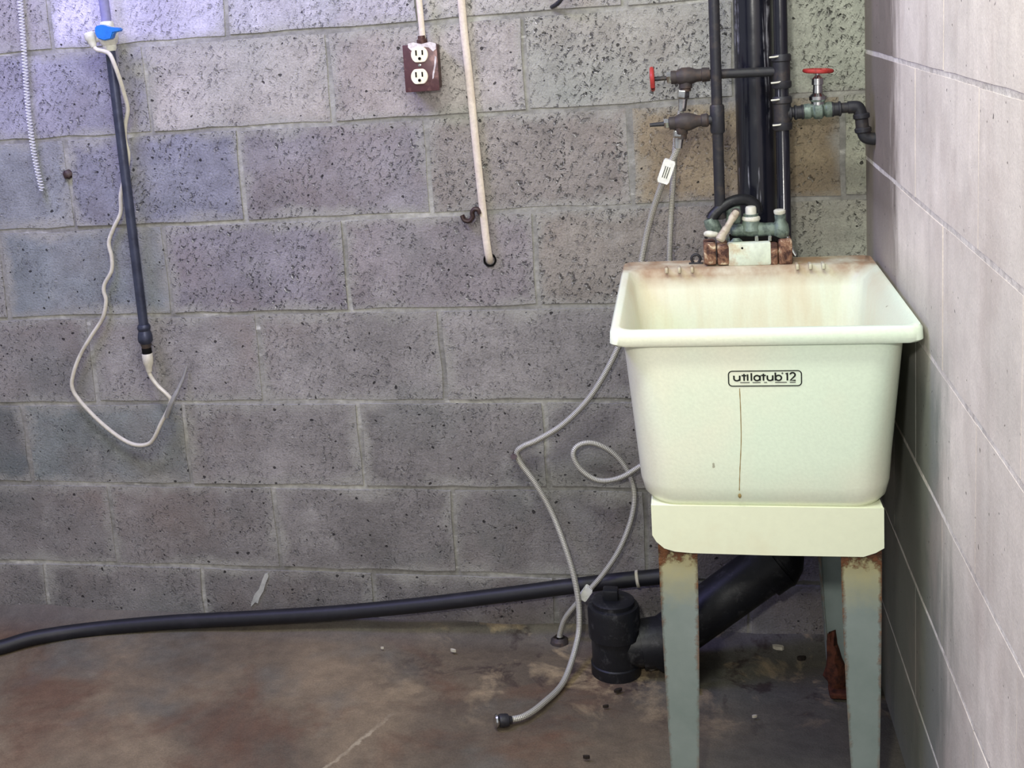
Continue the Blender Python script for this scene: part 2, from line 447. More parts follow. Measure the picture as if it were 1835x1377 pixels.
def block(parent, w, h, loc, rz, mat, col, pit):
    o = bpy.data.objects.new('concrete_block', block_mesh(w, h, mat, .0022 if mat is M['block'] else .0008)); COL.objects.link(o)
    o.parent = parent; o.location = loc
    q = 1 if mat is M['block'] else .15
    o.rotation_euler = (random.uniform(-.004, .004)*q, random.uniform(-.002, .002)*q, rz + random.uniform(-.003, .003)*q)
    g = 1.24 if mat is M['block'] else 1.
    o.color = (col[0]*g, col[1]*g, col[2]*g, pit)
    return o
JT = .009
# back wall
bm = B(); box(bm, (-3.1, .0022, -.12), (.12, .12, 1.96), 0)
wall_back = tag(obj('wall_back', bm, M['mortar'], smooth=False), kind='structure')
zl = [1.9304, 1.7272, 1.524, 1.321, 1.130, .929, .726, .523, .327, .128, -.075]
cb = [-3.28, -2.874, -2.468, -2.062, -1.66, -1.258, -.850, -.440, -.042, .10]
bb = [-3.07, -2.664, -2.258, -1.853, -1.452, -1.045, -.640, -.236, .02]
base_c = srgb(130, 126, 125)
special = {   # (row, column) -> tint, pits
    (2, 4): (srgb(168, 164, 178), .5), (2, 5): (srgb(160, 156, 164), .6),
    (3, 4): (srgb(150, 145, 140), .45), (3, 3): (srgb(132, 130, 140), .8), (3, 5): (srgb(146, 140, 138), .55), (3, 6): (srgb(146, 145, 140), 1.1),
    (2, 7): (srgb(150, 150, 142), 1.1), (2, 6): (srgb(150, 146, 144), .7), (3, 7): (srgb(146, 148, 138), 1.),
    (4, 4): (srgb(116, 116, 126), .8), (4, 3): (srgb(124, 126, 130), .3), (4, 5): (srgb(118, 114, 118), .8), (4, 6): (srgb(126, 120, 116), 1.),
    (4, 7): (srgb(128, 116, 96), .5), (4, 8): (srgb(150, 152, 138), .5),
    (5, 7): (srgb(146, 146, 136), .8), (5, 6): (srgb(128, 122, 116), .8), (5, 5): (srgb(124, 118, 120), .7), (5, 3): (srgb(116, 120, 124), .25), (5, 4): (srgb(122, 118, 124), 1.),
    (7, 2): (srgb(88, 90, 92), .3), (7, 3): (srgb(112, 116, 116), .3)}
for r in range(len(zl)-1):
    xs = cb if r % 2 == 0 else bb
    for i in range(len(xs)-1):
        x0, x1 = xs[i], min(xs[i+1], .06); z1, z0 = zl[r], zl[r+1]
        w, h = x1-x0-JT, z1-z0-JT
        k = random.uniform(.88, 1.10) * (1, 1, 1, 1, 1, .97, .90, .80, .76, .70)[r]  # lower courses tinted darker: light falling off downward painted in, plus soiling
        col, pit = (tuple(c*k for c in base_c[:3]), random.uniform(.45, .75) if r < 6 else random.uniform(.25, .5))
        if (r, i) in special: col, pit = special[(r, i)]
        block(wall_back, w, h, ((x0+x1)/2, random.uniform(-.0012, .0012), (z0+z1)/2), 0, M['block'], col, pit)
# right wall
bm = B(); box(bm, (.0008, -2.9, -.12), (.12, .0, 1.96), 0)
wall_right = tag(obj('wall_right', bm, M['mortar_pale'], smooth=False), kind='structure')
zr = [2.02, 1.816, 1.612, 1.409, 1.206, 1.005, .794, .587, .381, .178, -.03]
ya = [0, -.315, -.722, -1.128, -1.534, -1.94, -2.347, -2.753]
yb = [0, -.518, -.924, -1.33, -1.737, -2.143, -2.55, -2.87]
for r in range(len(zr)-1):
    ys = ya if r % 2 == 1 else yb
    for i in range(len(ys)-1):
        y1, y0 = ys[i], ys[i+1]; z1, z0 = zr[r], zr[r+1]
        k = random.uniform(.95, 1.06)
        col = tuple(c*k for c in srgb(228, 218, 209)[:3])
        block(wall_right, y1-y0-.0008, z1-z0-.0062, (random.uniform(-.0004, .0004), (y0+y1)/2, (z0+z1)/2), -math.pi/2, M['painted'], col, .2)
# floor: a worn slab that rises to the walls in a rough cove
bm = B()
X = [-3.1 + .04*i for i in range(81)]; Y = [-2.9 + .1*i for i in range(23)] + [-.62+.03*i for i in range(22)]
Y[-1] = .0
from mathutils import noise as mn
rows = []
for y in Y:
    row = []
    for x in X:
        z = .004*mn.noise(Vector((x*3, y*3, 0)))
        t = max(0, 1 + (y + .015*mn.noise(Vector((x*5, y*5, 3))))/.075)
        z += .026*t*t*(.7 + .6*mn.noise(Vector((x*4, 0, 7))))
        row.append(bm.verts.new((x, y, z - .004)))
    rows.append(row)
for j in range(len(Y)-1):
    for i in range(len(X)-1):
        bm.faces.new((rows[j][i], rows[j][i+1], rows[j+1][i+1], rows[j+1][i]))
edges = [e for e in bm.edges if e.is_boundary]
ret = bmesh.ops.extrude_edge_only(bm, edges=edges)
for v in ret['geom']:
    if isinstance(v, bmesh.types.BMVert): v.co.z = -.12
bmesh.ops.recalc_face_normals(bm, faces=bm.faces[:])
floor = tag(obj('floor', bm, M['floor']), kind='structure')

# ------------------------------------------------------------------ the laundry tub
XL, XR, YF, YB, ZT = -.459, -.006, -.634, -.112, .839
tub = thing('laundry_tub', 'cream plastic laundry tub on rusty grey steel legs in the corner', 'laundry tub', ((XL+XR)/2, (YF+YB)/2, 0))
bm = B()
n = 7
def ring(x0, x1, y0, y1, r, z): return [Vector((x, y, z)) for x, y in rrect(x0, x1, y0, y1, r, n)]
rings = []
# outside, bottom to rim
bx0, bx1, by0, by1 = -.441, -.026, YF+.014, YB-.020
tx = lambda t: .022*t       # taper from the rim (t=0) to the bottom (t=1)
for t, ins, rad in ((1.0, .050, .022), (.988, .029, .028), (.962, .014, .034), (.92, .004, .040), (.84, 0, .044), (.70, 0, .048), (.35, 0, .044), (0, 0, .04)):
    z = .815 - .280*t; a = tx(t)+ins
    rings.append(ring(bx0+a, bx1-a, by0+tx(t)*.6+ins*.55, by1-a*.6, rad+.01, z))
rings.append(ring(XL+.004, XR-.004, YF+.003, YB-.002, .02, .813))
rings.append(ring(XL, XR, YF, YB, .018, .817))
rings.append(ring(XL+.001, XR-.001, YF+.001, YB-.001, .018, .834))
rings.append(ring(XL+.004, XR-.004, YF+.004, YB-.004, .017, .8385))
ix0, ix1, iy0, iy1 = XL+.024, XR-.029, YF+.022, YB-.082
rings.append(ring(XL+.013, XR-.008, YF+.011, iy1+.012, .026, .8385))
rings.append(ring(XL+.016, XR-.011, YF+.014, iy1+.007, .028, .836))
rings.append(ring(ix0, ix1, iy0, iy1, .034, .816))
for z, ins in ((.74, .008), (.64, .016), (.595, .022), (.572, .036), (.560, .062), (.557, .10)):
    rings.append(ring(ix0+ins, ix1-ins, iy0+ins, iy1-ins, .042, z))
loft(bm, rings)
bmesh.ops.recalc_face_normals(bm, faces=bm.faces[:])
basin = obj('basin', bm, M['tub'], tub, sharp=50)
bm = B(); lathe(bm, (-.232, -.40, .556), (0, 0, 1), [(0, .038), (.003, .038), (.004, .032), (.002, .028), (.002, .001)], 24)
obj('drain_ring', bm, M['chrome'], basin)
# little ledge ribs of the soap rests
for px, py in ((1194, 483), (1217, 481), (1240, 480), (1428, 474), (1451, 473), (1474, 472)):
    c = at(px, py, Z=.840); bm = B()
    box(bm, (c.x-.0028, iy1-.006, .832), (c.x+.0028, iy1+.016, .8425), .0018, 2)
    obj('ledge_rib', bm, M['tub'], basin)
# apron below the body: a bent band with rounded lower front corners
bm = B()
ax0, ax1, az0, az1 = -.407, -.060, .466, .5465
out = [(ax0, az1), (ax0, az0+.030), (ax0+.006, az0+.019), (ax0+.018, az0+.008), (ax0+.034, az0+.003), (ax0+.06, az0+.001), ((ax0+ax1)/2, az0), (ax1-.03, az0+.001), (ax1-.012, az0+.008), (ax1, az0+.016), (ax1, az1)]
prism(bm, [(x, -.607, z) for x, z in out], (0, .004, 0))
for s, xx in ((1, ax0), (-1, ax1)):
    box(bm, (min(xx, xx+s*.004), -.601, az0+.03), (max(xx, xx+s*.004), -.16, az1), .001)
box(bm, (ax0, -.162, az0+.03), (ax1, -.158, az1), .001)
box(bm, (ax0+.002, -.605, az1-.004), (ax1-.002, -.16, az1-.0005), 0)
obj('apron', bm, M['apron'], tub, sharp=30)
# legs: folded sheet steel, tapering to the foot
def leg(x0, x1, x0b, x1b, yfr, sy, side, top=.475):
    bm = B(); uvl = bm.loops.layers.uv.verify()
    def strip(f, g, N=8):     # f(t) -> the two edge points
        prev = None
        for i in range(N+1):
            t = i/N; a, b = f(t)
            va, vb = bm.verts.new(a), bm.verts.new(b)
            if prev:
                fc = bm.faces.new((prev[0], prev[1], vb, va))
                for lp, uv in zip(fc.loops, ((g[0], prev[2]), (g[1], prev[2]), (g[1], top-b[2]), (g[0], top-b[2]))): lp[uvl].uv = uv
            prev = (va, vb, top-b[2])
    zz = lambda t: top*(1-t)
    lx = lambda t: x0 + (x0b-x0)*t**1.6
    rx = lambda t: x1 + (x1b-x1)*t**1.6
    yf = lambda t: yfr + sy*.022*t**1.3
    dp = lambda t: .058 - .028*t
    strip(lambda t: ((lx(t), yf(t), zz(t)), (rx(t), yf(t), zz(t))), (0, 1))
    if side < 0: strip(lambda t: ((lx(t), yf(t), zz(t)), (lx(t), yf(t)+sy*dp(t), zz(t))), (0.03, .8))
    else: strip(lambda t: ((rx(t), yf(t), zz(t)), (rx(t), yf(t)+sy*dp(t), zz(t))), (.97, .2))
    # folded lip on the open edge
    if side < 0: strip(lambda t: ((rx(t), yf(t), zz(t)), (rx(t)-.002, yf(t)+sy*.010, zz(t))), (.99, .97))
    else: strip(lambda t: ((lx(t), yf(t), zz(t)), (lx(t)+.002, yf(t)+sy*.010, zz(t))), (.01, .03))
    bmesh.ops.remove_doubles(bm, verts=bm.verts, dist=1e-5)
    bmesh.ops.recalc_face_normals(bm, faces=bm.faces[:])
    bmesh.ops.solidify(bm, geom=bm.faces[:], thickness=.0016)
    return bm
for a in ((-.399, -.338, -.392, -.350, -.597, 1, -1), (-.122, -.062, -.103, -.066, -.597, 1, 1),
          (-.399, -.342, -.385, -.350, -.168, -1, -1), (-.118, -.062, -.098, -.068, -.168, -1, 1)):
    lg = obj('leg', leg(*a), M['leg'], tub, smooth=False)
    ft = B(); xm = (a[2]+a[3])/2; y0 = a[4] + a[5]*.022
    box(ft, (a[2]-.004, min(y0, y0+a[5]*.034)-.002, 0), (a[3]+.004, max(y0, y0+a[5]*.034)+.002, .012), .003)
    obj('foot', ft, M['rust'], lg)
# rust crust on the low end of the leg by the wall
bm = B(); c = Vector((-.094, -.196, .035))
lathe(bm, (-.088, -.192, .012), (-.05, 0, 1), [(-.010, .012), (.005, .017), (.02, .019), (.04, .017), (.06, .013), (.075, .010), (.09, .009), (.11, .005)], 14)
for v in bm.verts: v.co += Vector((random.uniform(-.004, .004), random.uniform(-.003, .003), random.uniform(-.004, .004)))
obj('rust_crust', bm, M['rust'], tub)
# emblem: outline with rounded corners and the stroke lettering inside
def front_y(z):                                  # the front wall of the basin at height z
    t = (.815-z)/.280
    return by0 + tx(t)*.6
E0 = at(1305, 664, Y=-.613); E1 = at(1436, 690, Y=-.613)
def ep(u, v, lift=.0004):                          # emblem coordinates 0-1, v from the bottom
    x = E0.x + (E1.x-E0.x)*u; z = E1.z + (E0.z-E1.z)*v + .003*(u-.5)*0
    return Vector((x, front_y(z)-lift, z))
ew, eh = abs(E1.x-E0.x), abs(E0.z-E1.z)
def stroke(bm, pts, w=.0011, closed=False):
    P = [ep(u, v) for u, v in pts]
    if closed: P = P + [P[0], P[1]]
    return sweep(bm, P, w, 6, True, ((0, 1, 0), .5))
bm = B()
fr = [(u/ew, v/eh) for u, v in rrect(0, ew, 0, eh, .0055, 5)]
stroke(bm, fr, .0009, True)
emblem = obj('emblem', bm, M['black_print'], basin)
bm = B()
b0, xh, asc = .36, .70, .86
def arc(cu, cv, ru, rv, a0, a1, k=10): return [(cu+ru*math.cos(R(a0+(a1-a0)*i/k)), cv+rv*math.sin(R(a0+(a1-a0)*i/k))) for i in range(k+1)]
rv = (xh-b0)/2; mv = (xh+b0)/2; S = lambda p: stroke(bm, p, .00125)
S([(.075, xh), (.075, mv)] + arc(.115, mv-.03, .040, rv-.03, 180, 360) + [(.155, xh)]); S([(.155, xh), (.155, b0)])        # u
S([(.215, asc-.05), (.215, b0)]); S([(.180, xh), (.248, xh)])                                                                # t
S([(.264, xh+.08), (.264, b0)])                                                                                            # i
S([(.316, asc), (.316, b0)])                                                                                               # l
S(arc(.393, mv, .040, rv, 0, 360, 16)); S([(.435, xh), (.435, b0)])                                                         # a
S([(.482, asc-.05), (.482, b0)]); S([(.450, xh), (.515, xh)])                                                                # t
S([(.535, xh), (.535, mv)] + arc(.572, mv-.03, .037, rv-.03, 180, 360) + [(.609, xh)]); S([(.609, xh), (.609, b0)])        # u
S([(.645, asc+.02), (.645, b0)]); S(arc(.688, mv, .040, rv, 0, 360, 16))                                                    # b
stroke(bm, arc(.742, asc-.03, .008, .035, 0, 360, 10), .0005)                                                              # registered mark
S([(.785, asc-.06), (.808, asc), (.808, b0)])                                                                               # 1
S([(.848, asc-.10)] + arc(.880, asc-.14, .034, .15, 160, -30, 8) + [(.848, b0), (.920, b0)])                                # 2
for a, b in ((.16, .29), (.33, .44), (.49, .53), (.64, .80), (.84, .92)):                                                   # the fine line below, too small to read
    stroke(bm, [(a, .235), ((a+b)/2, .23), (b, .235)], .0006)
obj('lettering', bm, M['black_print'], emblem)
# thin brown drip line below the emblem
bm = B(); P = []
for x, y in ((1325, 694), (1327, 740), (1328, 790), (1326, 840), (1325, 880)):
    q = at(x, y, Y=-.61); P.append(Vector((q.x, front_y(q.z)-.0002, q.z)))
sweep(bm, spline(P, 4), [.0005 + .0003*math.sin(i*1.7)**2 for i in range(17)], 6, True, ((0, 1, 0), .5))
q = at(1325, 885, Y=-.60); lathe(bm, (q.x, front_y(q.z)-.002, q.z-.003), (0, 0, 1), [(0, .001), (.002, .0025), (.005, .0025), (.007, .001)], 8)
obj('drip_stain', bm, M['thin_streak'], basin)
# faucet ledge: pale block between two rust-eaten blocks on the back rim
def pbox(bm, x0, y0, x1, y1, Yf, Yb, bev=.003, seg=2):
    a, b = at(x0, y1, Y=Yf), at(x1, y0, Y=Yf)
    return box(bm, (a.x, Yf, a.z), (b.x, Yb, b.z), bev, seg)
bm = B(); pbox(bm, 1305, 434, 1382, 478, -.180, -.118, .004); lg = obj('faucet_ledge', bm, M['ledge'], tub)
tag(lg, 'pale moulded ledge under the faucet')
bm = B(); q = at(1330, 445, Y=-.1805); lathe(bm, q, (0, 1, 0), [(0, .002), (.001, .002)], 10); obj('bolt_hole', bm, M['slot'], lg)
for x0, x1, ya_ in ((1262, 1283, 438), (1286, 1307, 440), (1381, 1394, 436), (1396, 1420, 430)):
    bm = B(); pbox(bm, x0, ya_, x1, 476, -.178+random.uniform(-.003, .003), -.122, .004)
    tag(obj('ledge_end', bm, M['rust_block'], tub), 'rust-stained end of the faucet ledge')

# ------------------------------------------------------------------ faucet
FY = -.152
fa = thing('faucet', 'old corroded greenish faucet with a pale bent lever on the tub back ledge', 'faucet', at(1350, 434, Y=FY))
bm = B(); pbox(bm, 1308, 423, 1400, 437, -.166, -.128, .001, 1); obj('gap_shade', bm, M['slot'], fa)  # black strip stands in for the shade in the gap under the body
for x in (1356, 1380):
    bm = B(); pbox(bm, x-3, 423, x+3, 433, -.172, -.16, .001, 1); obj('base_stud', bm, M['chrome'], fa)
bm = B(); a, b = at(1308, 414, Y=FY), at(1398, 411, Y=FY)
sweep(bm, [a + (b-a)*t for t in (0, .04, .15, .3, .42, .5, .58, .7, .85, .96, 1)], [.005, .010, .0125, .013, .0150, .0155, .0150, .013, .0135, .011, .005], 16)
obj('body', bm, M['brass_green'], fa)
bm = B(); c = at(1319, 430, Y=FY); lathe(bm, c + Vector((0, 0, -.006)), (0, 0, 1), [(0, .016), (.006, .018), (.012, .015)], 18); obj('shank_nut', bm, M['brass_green'], fa)
bm = B(); c = at(1346, 412, Y=FY); lathe(bm, c, (0, 0, 1), [(0, .020), (.012, .016), (.026, .0135), (.030, .0135)], 20); obj('spout_hub', bm, M['brass_green'], fa)
bm = B(); c = at(1346, 396, Y=FY); lathe(bm, c, (0, 0, 1), [(0, .0145), (.003, .0165), (.007, .0160), (.010, .0125), (.0105, .010), (.024, .0098), (.027, .0085), (.028, .005)], 24)
tag(obj('cap', bm, M['white_cap'], fa), 'off-white centre cap')
# black spout swung to the left
bm = B(); P = [at(x, y, Y=yy) for x, y, yy in ((1356, 380, -.135), (1352, 366, -.137), (1336, 358, -.14), (1316, 360, -.145), (1296, 370, -.15), (1280, 384, -.153), (1274, 394, -.155))]
sweep(bm, spline(P, 6), .0105, 14)
tag(obj('spout', bm, M['abs_dusty'], fa), 'black curved spout')
bm = B(); c = at(1276, 402, Y=-.155); lathe(bm, c, (.45, 0, -.9), [(-.012, .011), (0, .014), (.012, .013), (.020, .010)], 14); obj('aerator', bm, M['brass_green'], fa)
# left handle: grey escutcheon, stem and pale lever
bm = B(); pbox(bm, 1301, 368, 1328, 404, -.150, -.138, .006, 3); obj('escutcheon', bm, M['brass_green'], fa)
bm = B(); P = [at(x, y, Y=yy) for x, y, yy in ((1319, 381, -.158), (1312, 392, -.168), (1303, 408, -.178), (1295, 420, -.184), (1289, 432, -.188))]
sweep(bm, spline(P, 5), [.0075]*6 + [.0062]*5 + [.0074]*5 + [.0085]*4 + [.006], 12); obj('lever', bm, M['pale_lever'], fa)
bm = B(); sweep(bm, [at(1319, 381, Y=-.14), at(1319, 381, Y=-.163)], [.0085, .0085], 12); obj('lever_stem', bm, M['rusty_iron'], fa)
bm = B(); a, b = at(1261, 419, Y=-.165), at(1287, 420, Y=-.165)
sweep(bm, [a + (b-a)*t for t in (0, .08, .25, .5, .75, .92, 1)], [.002, .0045, .006, .0065, .006, .0045, .002], 12)
tag(obj('lever_knob', bm, M['white_cap'], fa), 'small off-white oval knob')
# right handle
bm = B(); c = at(1399, 426, Y=-.155); lathe(bm, c, (0, 0, 1), [(-.002, .009), (.004, .014), (.014, .016), (.024, .013), (.032, .009), (.042, .010), (.046, .008)], 16)
for v in bm.verts: v.co += Vector((random.uniform(-.001, .001), random.uniform(-.001, .001), random.uniform(-.001, .001)))
obj('handle', bm, M['brass_green'], fa)
bm = B(); c = at(1397, 384, Y=-.155); lathe(bm, c, (0, 0, 1), [(0, .009), (.003, .0105), (.007, .0105), (.009, .008)], 16); obj('handle_cap', bm, M['white_cap'], fa)
bm = B(); P = [at(x, y, Y=-.160) for x, y in ((1410, 424), (1415, 438), (1420, 450), (1425, 458))]
sweep(bm, spline(P, 4), .0036, 10); obj('pull_rod', bm, M['chrome'], fa)
# small clamp left of the ledge
c = at(1247, 464, Y=-.150); bm = B()
sweep(bm, [c + Vector((.008*math.cos(R(a)), 0, .008*math.sin(R(a)))) for a in range(-60, 245, 15)], .0026, 8)
box(bm, c + Vector((-.013, -.003, -.012)), c + Vector((.013, .003, -.007)), .001)
tag(obj('hose_clamp', bm, M['iron'], None, loc=tuple(c)), 'small dark hose clamp lying on the tub rim left of the faucet', 'clamp')

# ------------------------------------------------------------------ black drain stack, sloping leg and floor cleanout
SX = at(1354, 200, Y=-.055).x
st = thing('drain_stack', 'thick black plastic drain pipe rising against the wall behind the tub', 'drain pipe', (SX, -.055, 0))
bm = B(); sweep(bm, [(SX, -.055, z) for z in (1.86, 1.5, 1.2, .9, .52)], .0365, 28); obj('pipe', bm, M['abs'], st)
A0 = at(1398, 1000, Y=-.095); A1 = at(1190, 1150, Y=-.130)
bm = B(); P = [Vector((SX, -.055, .60)), Vector((SX, -.057, .54)), Vector((SX+.003, -.07, .49)), A0 + Vector((0, .0, .005)), A0 + (A1-A0)*.12]
sweep(bm, spline(P, 6), [.043]*6 + [.046]*18 + [.054], 24); obj('elbow', bm, M['abs_dusty'], st)
bm = B(); sweep(bm, [A0, A0 + (A1-A0)*.5, A1, A1 + (A1-A0)*.12], .0495, 28); sl = obj('sloping_pipe', bm, M['abs_dusty'], st)
bm = B(); sweep(bm, [A0 + (A1-A0)*t for t in (.02, .021, .16, .161)], [.050, .056, .056, .050], 28); obj('hub', bm, M['abs_dusty'], sl)
wc = Vector((at(1100, 1110, Y=-.15).x, -.150, 0))
bm = B(); lathe(bm, wc, (0, 0, 1), [(-.01, .050), (.018, .050), (.020, .047), (.075, .047), (.078, .052), (.135, .052), (.143, .0495), (.145, .044)], 32); wy = obj('cleanout_body', bm, M['abs_dusty'], st)
bm = B(); a = wc + Vector((0, 0, .048)); b = Vector((A1.x + .03, -.132, .062))
sweep(bm, [a, a + (b-a)*.4, a + (b-a)*.401, a + (b-a)*.9, b], [.042, .044, .050, .052, .048], 24); obj('branch', bm, M['abs_dusty'], wy)
bm = B(); lathe(bm, wc + Vector((0, 0, .143)), (0, 0, 1), [(0, .043), (.010, .043), (.013, .038), (.013, .020), (.012, .018)], 28); pgo = obj('cleanout_plug', bm, M['abs_dusty'], wy)
bm = B(); c = wc + Vector((-.004, .003, .152)); box(bm, c + Vector((-.015, -.013, 0)), c + Vector((.015, .013, .024)), .003, 2); obj('plug_square', bm, M['abs_dusty'], wy)

# ------------------------------------------------------------------ water pipes by the tub
HY, CY = -.122, -.150
def fitting(a, axis, L, r, mat, parent, name='coupling', seg=18):
    bm = B(); lathe(bm, a, axis, [(0, r*.82), (L*.08, r), (L*.25, r), (L*.28, r*.88), (L*.72, r*.88), (L*.75, r), (L*.92, r), (L, r*.82)], seg)
    return obj(name, bm, mat, parent)
def along(x0, y0, x1, y1, Y):
    a, b = at(x0, y0, Y=Y), at(x1, y1, Y=Y); return a, (b-a).normalized(), (b-a).length
# hot: riser right of the stack, branch left to the upper valve, branch right to the gate valve
HX = at(1402, 215, Y=HY).x
hot = thing('water_pipe', 'dark iron water pipe on the right edge of the drain stack, with two red-handled valves', 'water pipe', (HX, HY, .9))
zb = at(1408, 425, Y=HY).z
bm = B(); sweep(bm, [(HX, HY, 1.86), (HX, HY, 1.2), (HX, HY, zb), (HX, HY-.01, zb-.02)], .0125, 18); obj('riser', bm, M['abs'], hot)
z1 = at(1392, 128, Y=HY).z; z2 = at(1396, 203, Y=HY).z
for z in (z1, z2):
    bm = B(); lathe(bm, (HX, HY, z-.031), (0, 0, 1), [(0, .0155), (.003, .0175), (.012, .0175), (.014, .0155), (.048, .0155), (.050, .0175), (.059, .0175), (.062, .0155)], 20)
    tee = obj('tee_fitting', bm, M['iron'], hot)
for px, py in ((1388, 102), (1391, 148), (1391, 179), (1394, 224)):
    q = at(px, py, Y=HY-.014); bm = B(); sweep(bm, [q + Vector((-.009, 0, -.0005)), q + Vector((0, -.003, 0)), q + Vector((.009, 0, .001))], .0016, 8)
    obj('solder_bead', bm, M['white_cap'], hot)
BY = HY
vx = at(1262, 134, Y=BY)
bm = B(); b0_ = Vector((HX, BY, z1)); sweep(bm, [b0_, b0_ + (vx-b0_)*.5, vx], .0088, 16); obj('branch', bm, M['iron'], hot)
a, d, L = along(1262, 134, 1205, 139, BY)
bm = B(); lathe(bm, a, d, [(-.010, .0125), (.004, .0135), (.005, .0115), (.014, .012), (.026, .0165), (.040, .0165), (.050, .012), (.052, .0125), (.060, .0125)], 18)
vb = tag(obj('valve_body', bm, M['rusty_iron'], hot))
bm = B(); q = at(1229, 140, Y=BY); lathe(bm, q, (-.06, 0, -1), [(0, .0125), (.018, .012), (.019, .010), (.024, .010)], 14); obj('outlet', bm, M['rusty_iron'], vb)
bm = B(); hexnut(bm, a + d*.056, d, .012, .0115); obj('packing_nut', bm, M['chrome'], vb)
bm = B(); sweep(bm, [a + d*.066, a + d*.098], .0042, 10); obj('stem', bm, M['iron'], hot)
def wheel(c, axis, r, mat, parent, th=.0042):
    ax = Vector(axis).normalized(); u = ax.orthogonal().normalized(); v = ax.cross(u); bm = B()
    sweep(bm, [Vector(c) + (u*math.cos(t*math.pi/12) + v*math.sin(t*math.pi/12))*(r-th)*(1+.05*math.cos(t*math.pi/2)) for t in range(25)], th, 8, False)
    for k in range(4):
        e = u*math.cos(k*math.pi/2+.4) + v*math.sin(k*math.pi/2+.4)
        sweep(bm, [Vector(c) + e*.004, Vector(c) + e*(r-th)], th*.8, 6)
    lathe(bm, Vector(c) - ax*.004, ax, [(0, .006), (.008, .006)], 10)
    return obj('handle', bm, mat, parent)
tag(wheel(at(1169, 142, Y=BY), d, .0235, M['red'], hot), 'red wheel handle seen edge-on')
# right branch with the gate valve
g0 = Vector((HX, HY, z2)); ge = at(1530, 192, Y=HY); g0.z = z2
dr = (ge-g0).normalized()
bm = B(); sweep(bm, [g0, ge], .0095, 16); br = obj('branch', bm, M['iron'], hot)
for px in (1410, 1432, 1498):
    q = at(px, 204-(px-1402)*.088, Y=HY); fitting(q - dr*.009, dr, .018, .0138, M['iron'], br, 'coupling')
q = at(1466, 198, Y=HY)
bm = B(); lathe(bm, q - dr*.026, dr, [(0, .0125), (.004, .014), (.012, .014), (.016, .011), (.020, .016), (.032, .016), (.036, .011), (.040, .014), (.048, .014), (.052, .0125)], 20)
gv = obj('gate_valve', bm, M['brass_green'], hot)
bm = B(); lathe(bm, q, (0, 0, 1), [(0, .013), (.016, .012), (.020, .0155), (.026, .0155), (.032, .009), (.046, .008), (.047, .0105), (.058, .0100), (.061, .006), (.064, .0035), (.072, .0035)], 16)
obj('bonnet', bm, M['chrome'], gv)
tag(wheel(at(1466, 127, Y=HY), (.06, 0, 1), .0265, M['red'], hot, .0038), 'red wheel handle of the gate valve')
ew_ = at(1572, 250, X=0.0)
e1 = at(1540, 200, Y=HY); e2 = at(1546, 238, Y=HY)
bm = B(); P = [ge - dr*.01, ge, at(1538, 194, Y=HY), at(1543, 208, Y=HY), at(1545, 225, Y=HY), at(1549, 242, Y=HY), at(1558, 248, Y=HY), Vector((.01, HY, at(1560, 250, Y=HY).z))]
sweep(bm, spline(P, 6), .0115, 16); el = obj('elbow', bm, M['iron'], hot)
for px, py, ax in ((1543, 203, (.1, 0, -1)), (1546, 228, (.1, 0, -1))):
    bm = B(); lathe(bm, at(px, py, Y=HY), ax, [(0, .0125), (.002, .0145), (.008, .0145), (.010, .0125)], 16); obj('collar', bm, M['iron'], el)
# cold: riser left of the stack with the lower valve
CX = at(1285, 200, Y=CY).x; zc = at(1294, 372, Y=CY).z
cold = thing('water_pipe', 'slim black water pipe left of the drain stack, ending behind the faucet', 'water pipe', (CX, CY, .95))
bm = B(); sweep(bm, [(CX, CY, 1.86), (CX, CY, 1.3), (CX, CY, zc), (CX+.002, CY+.004, zc-.02)], .0098, 16); obj('riser', bm, M['iron'], cold)
zv = at(1288, 213, Y=CY).z
bm = B(); lathe(bm, (CX, CY, zv-.026), (0, 0, 1), [(0, .0115), (.003, .013), (.049, .013), (.052, .0115)], 18); obj('tee_fitting', bm, M['iron'], cold)
a, d, L = along(1282, 214, 1180, 223, CY)
bm = B(); sweep(bm, [Vector((CX, CY, zv)), a, a + d*.022], .0088, 14); obj('branch', bm, M['iron'], cold)
bm = B(); lathe(bm, a + d*.012, d, [(0, .0105), (.003, .0125), (.012, .012), (.014, .010), (.020, .011), (.034, .0165), (.050, .017), (.060, .012), (.062, .0125), (.071, .0115)], 18); vb2 = obj('valve_body', bm, M['rusty_iron'], cold)
bm = B(); q = at(1221, 222, Y=CY); lathe(bm, q, (-.06, 0, -1), [(0, .0125), (.018, .012), (.020, .0105), (.028, .0105)], 14); obj('outlet', bm, M['rusty_iron'], vb2)
bm = B(); hexnut(bm, a + d*.082, d, .010, .0095); obj('packing_nut', bm, M['chrome'], vb2)
bm = B(); sweep(bm, [a + d*.09, a + d*.118], [.0045, .0035], 10); obj('stem', bm, M['iron'], cold)

